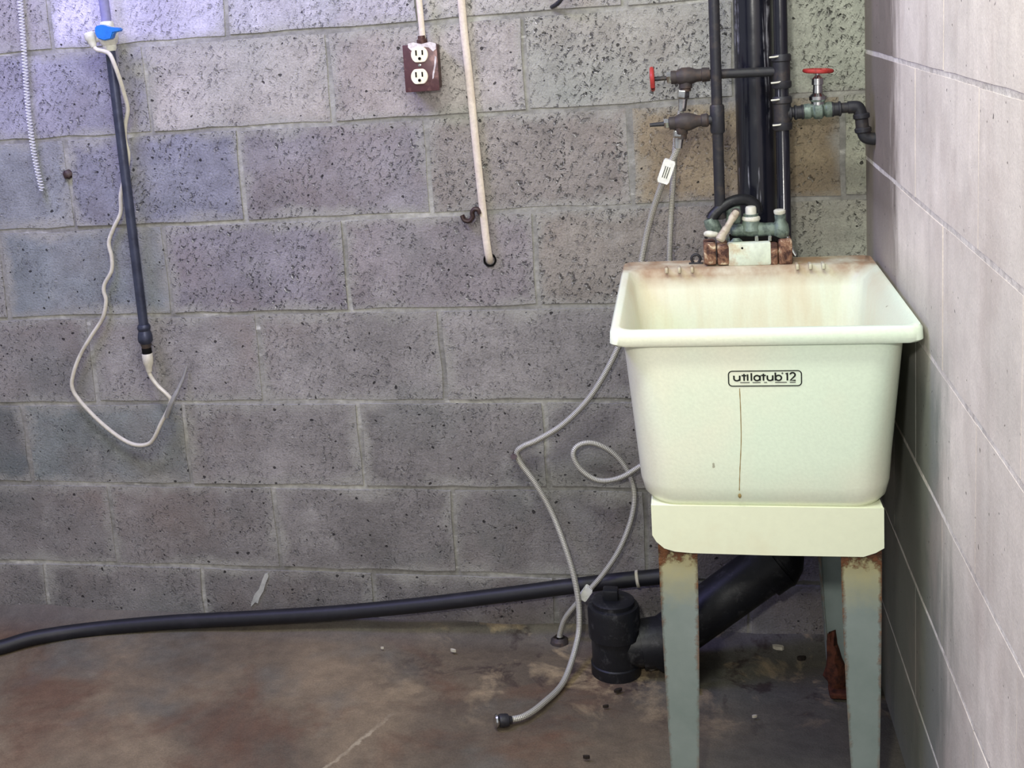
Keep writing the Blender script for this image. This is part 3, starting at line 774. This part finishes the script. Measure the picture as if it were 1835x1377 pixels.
# ------------------------------------------------------------------ braided supply hoses
def hose(label, pts, r, n=8):
    P = spline(pts, n)
    t = thing('supply_hose', label, 'hose', P[0]); bm = B(); sweep(bm, P, r, 12); obj('braided_tube', bm, M['braid'], t)
    return t, P
def nut(parent, c, axis, L=.022, r=.0115, mat='chrome'):
    bm = B(); ax = Vector(axis).normalized(); hexnut(bm, Vector(c), ax, L*.6, r); lathe(bm, Vector(c) + ax*L*.55, ax, [(0, r*.8), (L*.3, r*.72), (L*.9, r*.62)], 14)
    return obj('end_nut', bm, M[mat], parent)
hp = [at(x, y, Y=yy) for x, y, yy in ((1217, 246, CY), (1213, 268, -.145), (1200, 298, -.13), (1181, 345, -.10), (1164, 400, -.07), (1153, 450, -.055), (1142, 510, -.05), (1128, 570, -.05), (1108, 622, -.05),
      (1085, 668, -.05), (1054, 716, -.048), (1010, 760, -.042), (965, 788, -.036), (938, 800, -.032), (926, 812, -.030), (934, 832, -.030), (960, 868, -.034), (989, 920, -.04), (1014, 985, -.062), (1031, 1045, -.080), (1038, 1100, -.096), (1034, 1150, -.122))]
hp += [at(x, y, Z=.008) for x, y in ((1010, 1222), (972, 1262), (940, 1284), (912, 1291))]
h1, P1 = hose('braided steel hose from the lower valve, looped over a wall nail down to the floor', hp, .0062)
nut(h1, P1[0] + Vector((.001, 0, .012)), (-.1, 0, -1))
e = at(912, 1291, Z=.010); ax = (at(897, 1292, Z=.012)-e).normalized()
bm = B(); lathe(bm, e - ax*.006, ax, [(0, .0068), (.006, .008), (.008, .0115), (.012, .0125), (.022, .0125), (.026, .011), (.0262, .008), (.016, .007)], 16); obj('loose_coupling', bm, M['iron'], h1)
bm = B(); lathe(bm, e + ax*.0205, ax, [(0, .0105), (.004, .0128), (.007, .0112)], 16); obj('coupling_ring', bm, M['chrome'], h1)
def taglabel(parent, c, ax, L, w, Y):
    ax = Vector(ax).normalized(); side = ax.cross(Vector((0, 1, 0))).normalized(); bm = B()
    prism(bm, [c + ax*L/2*i + side*w/2*j + Vector((0, -.0085, 0)) for i, j in ((1, .8), (.8, 1), (-.8, 1), (-1, .8), (-1, -.8), (-.8, -1), (.8, -1), (1, -.8))], (0, .016, 0))
    o = obj('tag', bm, M['white_tag'], parent, smooth=False); tag(o, 'white paper sleeve tag'); return o
c = at(1194, 307, Y=-.135); axx = at(1201, 287, Y=-.135) - at(1187, 328, Y=-.135)
tg = taglabel(h1, c, axx, axx.length, .022, -.135)
axn = axx.normalized(); sd = axn.cross(Vector((0, 1, 0))).normalized()
for k in (-.004, 0, .004):
    bm = B(); p0 = c + sd*k + Vector((0, -.0088, 0)); sweep(bm, [p0 - axn*.012, p0 + axn*.010], .0007, 6); obj('print_line', bm, M['black_print'], tg)
hp = [at(x, y, Y=yy) for x, y, yy in ((1224, 172, HY), (1222, 190, -.118), (1217, 215, -.112), (1211, 255, -.105), (1207, 310, -.095), (1203, 380, -.08), (1200, 450, -.065), (1199, 520, -.055), (1197, 620, -.05), (1192, 730, -.05),
      (1172, 810, -.052), (1133, 845, -.055), (1100, 860, -.058), (1068, 860, -.060), (1040, 841, -.060), (1027, 816, -.058), (1036, 799, -.052), (1060, 794, -.046), (1090, 806, -.042), (1114, 828, -.040), (1131, 858, -.040), (1137, 892, -.045), (1130, 935, -.052), (1110, 985, -.06), (1082, 1028, -.062), (1054, 1060, -.062), (1030, 1086, -.058), (1012, 1110, -.05), (1004, 1134, -.045), (1002, 1146, -.044))]
h2, P2 = hose('braided steel hose from the upper valve, looping beside the tub to a floor stub', hp, .0056)
nut(h2, P2[0] + Vector((.001, 0, .010)), (-.1, 0, -1), .026)
c = at(1050, 1063, Y=-.064); axx = at(1060, 1050, Y=-.064) - at(1041, 1077, Y=-.064); taglabel(h2, c, axx, .030, .017, -.064)
bm = B(); q = at(1003, 1141, Y=-.044); lathe(bm, q, (0, 0, -1), [(0, .0072), (.006, .0078), (.012, .0072)], 12); obj('end_ferrule', bm, M['chrome'], h2)
q = at(1003, 1152, Y=-.044); bm = B(); lathe(bm, (q.x, q.y, -.004), (0, 0, 1), [(0, .021), (.008, .019), (.014, .012), (q.z+.006, .010)], 14)
for v in bm.verts: v.co += Vector((random.uniform(-.0015, .0015), random.uniform(-.0015, .0015), 0))
tag(obj('floor_fitting', bm, M['rusty_iron'], None, loc=(q.x, q.y, 0)), 'rusty stub fitting in the floor below the looped steel hose', 'fitting')
# nail that carries the first hose
q = at(925, 810, Y=0); bm = B(); sweep(bm, [q + Vector((0, .02, 0)), q + Vector((0, -.038, .002)), q + Vector((0, -.040, .004))], [.005, .0055, .007], 10)
tag(obj('wall_nail', bm, M['brown_clip'], None, loc=tuple(q)), 'rusty nail in the wall carrying the bend of the steel hose', 'nail')

# black rubber hose along the foot of the wall
hp = [at(x, y, Z=.0165) for x, y in ((-900, 1500), (-560, 1330), (-280, 1235), (-90, 1180))] + [at(x, y, Y=yy) for x, y, yy in ((0, 1161, -.19), (60, 1144, -.145), (160, 1129, -.09), (300, 1116, -.055), (450, 1108, -.042), (600, 1099, -.036), (750, 1085, -.034), (900, 1067, -.033), (1000, 1054, -.033), (1100, 1042, -.034), (1180, 1034, -.034), (1215, 1030, -.034))]
bh = thing('drain_hose', 'long black rubber hose lying along the foot of the back wall', 'hose', hp[0])
bm = B(); sweep(bm, spline(hp, 8), .0165, 16); obj('hose_tube', bm, M['rubber'], bh)
bm = B(); q = at(1143, 1038, Y=-.034); dq = (hp[-2]-hp[-3]).normalized(); lathe(bm, q - dq*.004, dq, [(0, .0168), (.001, .0185), (.006, .0185), (.007, .0168)], 18); tag(obj('hose_clip', bm, M['chip'], bh), 'pale band around the hose')

# ------------------------------------------------------------------ left water pipe with blue valve, tube
LY = -.036
lp = thing('water_pipe', 'dark blue-grey vertical pipe with a blue valve on the left of the wall', 'water pipe', at(258, 590, Y=LY))
a, b = at(178, -60, Y=LY), at(258, 588, Y=LY)
ax = (a-b).normalized(); v0 = at(197, 88, Y=LY)
bm = B(); sweep(bm, [b, b + (v0-b)*.5, v0], .0104, 18); obj('pipe', bm, M['galv'], lp)
u0 = at(191, 40, Y=LY); bm = B(); sweep(bm, [u0, a, a + ax*.3], .0104, 18); obj('upper_pipe', bm, M['lilac'], lp)
bm = B(); lathe(bm, v0 - ax*.004, ax, [(0, .0125), (.006, .0145), (.012, .0145), (.016, .018), (.026, .021), (.038, .021), (.046, .018), (.050, .0145), (.058, .0145), (.062, .0125)], 20); vv = obj('valve_body', bm, M['white_cap'], lp)
bm = B(); c = at(196, 64, Y=LY-.026)
prism(bm, [at(x, y, Y=LY-.034) for x, y in ((170, 47), (182, 44), (196, 49), (213, 50), (215, 56), (202, 59), (199, 70), (186, 73), (174, 69), (169, 58))], (0, .018, 0))
bmesh.ops.bevel(bm, geom=bm.edges[:], offset=.002, segments=2, affect='EDGES')
tag(obj('handle', bm, M['blue'], lp), 'blue plastic lever')
bm = B(); p0, p1 = at(186, 66, Y=LY), at(157, 62, Y=LY-.012); sd = at(163, 72, Y=LY-.014)
sweep(bm, [p0, sd], .008, 12); obj('side_outlet', bm, M['white_cap'], vv)
bm = B(); q0, q1 = at(159, 58, Y=LY-.018), at(168, 84, Y=LY-.018); lathe(bm, q0, q1-q0, [(0, .009), (.003, .0125), (.014, .0125), (.018, .010), (.024, .0085), (.032, .006)], 14); obj('outlet_nut', bm, M['white_cap'], vv)
# fittings at the lower end
dn = -ax
bm = B(); lathe(bm, b - dn*.008, dn, [(0, .0125), (.005, .0150), (.010, .0145), (.014, .0130), (.022, .0155), (.030, .0165), (.038, .0160), (.043, .0125)], 20); obj('reducer', bm, M['galv'], lp)
bm = B(); lathe(bm, b + dn*.034, dn, [(0, .0115), (.004, .0120), (.008, .0105), (.012, .010)], 16); obj('grey_ring', bm, M['rusty_iron'], lp)
bm = B(); lathe(bm, b + dn*.045, dn, [(0, .0102), (.001, .0108), (.013, .0108), (.014, .010)], 16); obj('black_nut', bm, M['slot'], lp)
bm = B(); lathe(bm, b + dn*.058, dn, [(0, .0115), (.002, .0125), (.022, .0118), (.030, .0085), (.042, .0065)], 12); tag(obj('clear_nut', bm, M['tube'], lp), 'clear cream compression nut')
# cream tube
hp = [at(x, y, Y=yy) for x, y, yy in ((167, 82, -.054), (174, 89, -.056), (186, 92, -.058), (197, 98, -.060), (206, 118, -.058), (214, 140, -.050), (223, 170, -.034), (229, 196, -.022), (225, 222, -.016), (224, 250, -.014), (230, 275, -.013), (228, 300, -.012), (220, 330, -.012), (216, 352, -.012), (216, 382, -.012),
      (204, 408, -.012), (195, 435, -.012), (200, 460, -.012), (200, 485, -.012), (188, 508, -.012), (186, 522, -.012), (190, 540, -.012), (184, 570, -.012), (164, 602, -.014), (144, 636, -.016), (131, 672, -.018), (130, 697, -.018), (146, 722, -.018), (180, 757, -.018), (214, 784, -.018), (240, 797, -.020), (262, 797, -.022), (275, 787, -.024),
      (288, 760, -.026), (300, 737, -.028), (306, 718, -.030), (300, 708, -.032), (284, 693, -.034), (271, 676, -.035), (264, 658, -.036))]
bm = B(); sweep(bm, spline(hp, 7), .0045, 10)
tag(obj('plastic_tube', bm, M['tube'], None, loc=tuple(hp[0])), 'thin cream tube looping from the blue valve back to the pipe end', 'tube')
# frayed grey strand tied at the bend
bm = B(); hp = [at(x, y, Y=yy) for x, y, yy in ((298, 748, -.034), (304, 730, -.038), (310, 716, -.036), (320, 696, -.022), (329, 676, -.012), (335, 656, -.006))]
sweep(bm, spline(hp, 5), [.0055]*8 + [.005]*6 + [.0038]*6 + [.0025]*5 + [.001], 8, True, ((0, 1, 0), .5))
tag(obj('frayed_strip', bm, plain('dull_grey_strip', srgb(132, 130, 126), .8), None, loc=tuple(hp[0])), 'frayed grey strip hanging at the lower bend of the cream tube', 'strip')
# coiled white cord at the left edge
bm = B(); cp = spline([at(x, y, Y=-.014) for x, y in ((30, -70), (36, 0), (41, 60), (45, 120), (50, 190), (58, 255), (67, 305), (76, 342))], 40)
L = [0]
for i in range(1, len(cp)): L.append(L[-1] + (cp[i]-cp[i-1]).length)
pts = []; N = int(L[-1]/.0068)*8; j = 0
for k in range(N):
    s = L[-1]*k/N
    while L[j+1] < s: j += 1
    c = cp[j] + (cp[j+1]-cp[j])*((s-L[j])/(L[j+1]-L[j])); ph = 2*math.pi*k/8
    pts.append(c + Vector((.0058*math.cos(ph), .0058*math.sin(ph), 0)))
sweep(bm, pts, .0011, 5)
tag(obj('coiled_cord', bm, M['white_cord'], None, loc=tuple(cp[0])), 'thin white coiled cord hanging at the far left of the wall', 'cord')
# rusty plug
q = at(122, 313, Y=0); bm = B(); lathe(bm, q + Vector((0, .01, 0)), (0, -1, 0), [(0, .011), (.012, .0105), (.017, .008), (.020, .003)], 12)
for v in bm.verts: v.co += Vector((random.uniform(-.002, .002), 0, random.uniform(-.002, .002)))
tag(obj('wall_plug', bm, M['brown_clip'], None, loc=tuple(q)), 'rusty brown plug in the wall left of the blue-grey pipe', 'plug')

# ------------------------------------------------------------------ outlet and cables
OY = -.046
o0, o1 = at(727, 166, Y=OY), at(782, 77, Y=OY)
ol = thing('power_outlet', 'surface-mounted duplex outlet with a dark brown metal cover', 'power outlet', ((o0.x+o1.x)/2, 0, o0.z))
bm = B(); box(bm, (o0.x+.003, OY+.003, o0.z+.003), (o1.x-.003, .002, o1.z-.003), .003, 2); obj('box', bm, M['box_steel'], ol)
bm = B(); box(bm, (o0.x, OY, o0.z), (o1.x, OY+.003, o1.z), .0012, 2); cv = obj('cover_plate', bm, M['cover'], ol)
for px, py in ((752, 98), (752, 137)):
    c = at(px, py, Y=OY); bm = B(); out = []
    for k in range(32):
        t = 2*math.pi*k/32; z = max(-.0150, min(.0150, .0172*math.sin(t))); out.append(c + Vector((.0172*math.cos(t), 0, z)))
    prism(bm, out, (0, -.0035, 0)); bmesh.ops.bevel(bm, geom=[e for e in bm.edges if all(abs(v.co.y-(OY-.0035)) < 1e-4 for v in e.verts)], offset=.001, segments=2, affect='EDGES')
    rc = tag(obj('receptacle', bm, M['ivory'], ol), 'ivory receptacle')
    for dx, dz, w, h in ((-.0064, .0040, .0030, .0105), (.0064, .0040, .0030, .0095)):
        bm = B(); box(bm, c + Vector((dx-w/2, -.0044, dz-h/2)), c + Vector((dx+w/2, -.003, dz+h/2)), .0003); obj('slot', bm, M['slot'], rc)
    bm = B(); lathe(bm, c + Vector((0, -.003, -.0075)), (0, -1, 0), [(0, .0030), (.0016, .0030)], 12); obj('ground_hole', bm, M['slot'], rc)
bm = B(); lathe(bm, at(752, 117, Y=OY), (0, -1, 0), [(-.001, .0035), (.0012, .0030), (.0016, .0015)], 12); obj('screw', bm, M['chrome'], ol)
bm = B(); a_, b_ = at(732, 92, Y=OY-.0008), at(780, 74, Y=OY-.0008)
prism(bm, [at(x, y, Y=OY-.0012) for x, y in ((731, 78), (740, 76), (755, 79), (770, 75), (781, 78), (781, 88), (776, 92), (768, 85), (756, 84), (744, 86), (737, 91), (731, 85))], (0, .0010, 0))
tag(obj('torn_film', bm, M['tape'], ol, smooth=False), 'torn whitish film at the top edge')
bm = B(); prism(bm, [at(x, y, Y=OY-.0012) for x, y in ((779, 100), (782, 102), (781, 116), (779, 128), (777, 140), (775, 142), (775, 132), (778, 118))], (0, .0010, 0)); obj('torn_film', bm, M['tape'], ol, smooth=False)
bm = B(); lathe(bm, at(757, 80, Y=-.02), (-.04, 0, 1), [(0, .011), (.010, .011), (.012, .008), (.018, .0078)], 14); obj('cable_clamp', bm, M['box_steel'], ol)
def cable(label, pts, r):
    P = spline([at(x, y, Y=yy) for x, y, yy in pts], 6); bm = B(); sweep(bm, P, r, 12, True, ((0, 1, 0), .7))
    return tag(obj('electric_cable', bm, M['cable'], None, loc=tuple(P[-1])), label, 'cable')
cable('short cream cable running down into the top of the brown outlet', ((744, -80, -.02), (748, -30, -.02), (753, 20, -.02), (758, 74, -.02)), .0062)
cable('long cream cable running down right of the outlet into a hole', ((820, -80, -.009), (825, -20, -.008), (832, 60, -.007), (840, 130, -.007), (847, 200, -.007), (854, 270, -.007), (862, 345, -.007), (869, 410, -.009), (874, 448, -.010), (877, 464, -.004), (878, 470, .012)), .0078)
q = at(878, 466, Y=0); bm = B()
loft(bm, [[q + Vector((r*math.cos(2*math.pi*k/20), y, r*1.05*math.sin(2*math.pi*k/20))) for k in range(20)] for r, y in ((.0135, .004), (.0135, -.0025), (.0120, -.0036), (.0100, -.0025), (.0092, .006), (.001, .007))], True, True)
bmesh.ops.recalc_face_normals(bm, faces=bm.faces[:])
tag(obj('cable_hole', bm, M['slot'], None, loc=tuple(q)), 'dark sleeve of the wall hole that the long cream cable enters', 'hole')
bm = B(); hp = [at(x, y, Y=-.010) for x, y in ((828, 386), (832, 394), (841, 396), (847, 389), (846, 381), (850, 375), (857, 376), (860, 383))]
sweep(bm, spline(hp, 6), .0048, 10, True, ((0, 1, 0), 1.5)); tag(obj('bent_clip', bm, M['brown_clip'], None, loc=tuple(hp[0])), 'dark brown S-shaped metal clip beside the long cream cable', 'clip')
bm = B(); hp = [at(x, y, Y=yy) for x, y, yy in ((1016, -30, -.025), (1008, -6, -.025), (1000, 6, -.02), (992, 11, -.008), (988, 13, .004))]
sweep(bm, spline(hp, 5), .0042, 10); tag(obj('wire_hook', bm, M['iron'], None, loc=tuple(hp[-1])), 'tip of a black wire hook at the top edge of the wall', 'hook')

# ------------------------------------------------------------------ scraps on wall and floor
bm = B(); prism(bm, [at(x, y, Y=-.003) for x, y in ((480, 1027), (481, 1034), (476, 1046), (472, 1060), (465, 1072), (462, 1082), (457, 1080), (450, 1088), (450, 1082), (456, 1066), (464, 1056), (469, 1042), (474, 1030))], (0, .004, 0))
tag(obj('putty_smear', bm, M['scrap'], None, smooth=False, loc=tuple(at(465, 1060, Y=0))), 'pale grey putty smear on the lowest course of the back wall', 'smear')
def chip(x, y, s, mat, label, kind='chip', rot=0, flat=.35):
    q = at(x, y, Z=.004); bm = B(); n_ = 7
    prs = [Vector((s*random.uniform(.6, 1)*math.cos(2*math.pi*k/n_), s*.4*random.uniform(.6, 1)*math.sin(2*math.pi*k/n_), 0)) for k in range(n_)]
    rm = Matrix.Rotation(rot, 3, 'Z'); q.z -= .003
    prism(bm, [q + rm @ p for p in prs], (0, 0, s*flat+.003))
    tag(obj(kind, bm, M[mat], None, smooth=False, loc=tuple(q)), label, 'debris')
chip(1394, 1161, .016, 'chip', 'pale splinter on the floor below the right half of the tub', 'wood_splinter', -.2, .25)
chip(1352, 1284, .006, 'chip', 'tiny pale crumb on the floor between the front tub legs', 'mortar_crumb', .3)
chip(1168, 1113+85, .010, 'chip', 'pale crumb at the foot of the black cleanout', 'mortar_crumb', .2)
chip(1086, 1266, .007, 'dark_chip', 'small dark crumb on the floor left of the front left tub leg', 'dirt_crumb', .4)
chip(1051, 1357, .008, 'dark_chip', 'dark crumb at the bottom edge, left of the front left tub leg', 'dirt_crumb', .1)
chip(1108, 1237, .012, 'dark_chip', 'thin dark twig on the floor below the black cleanout', 'twig', .7, .2)
chip(812, 1166, .008, 'chip', 'pale flake on the floor by the rust stain', 'mortar_crumb', -.3)
chip(1436, 1180, .011, 'dark_chip', 'dark clod on the floor below the tub, near the back right leg', 'dirt_crumb', .3)
chip(685, 1161, .004, 'chip', 'tiny pale speck on the brown floor, midway along the wall', 'mortar_crumb', 0)
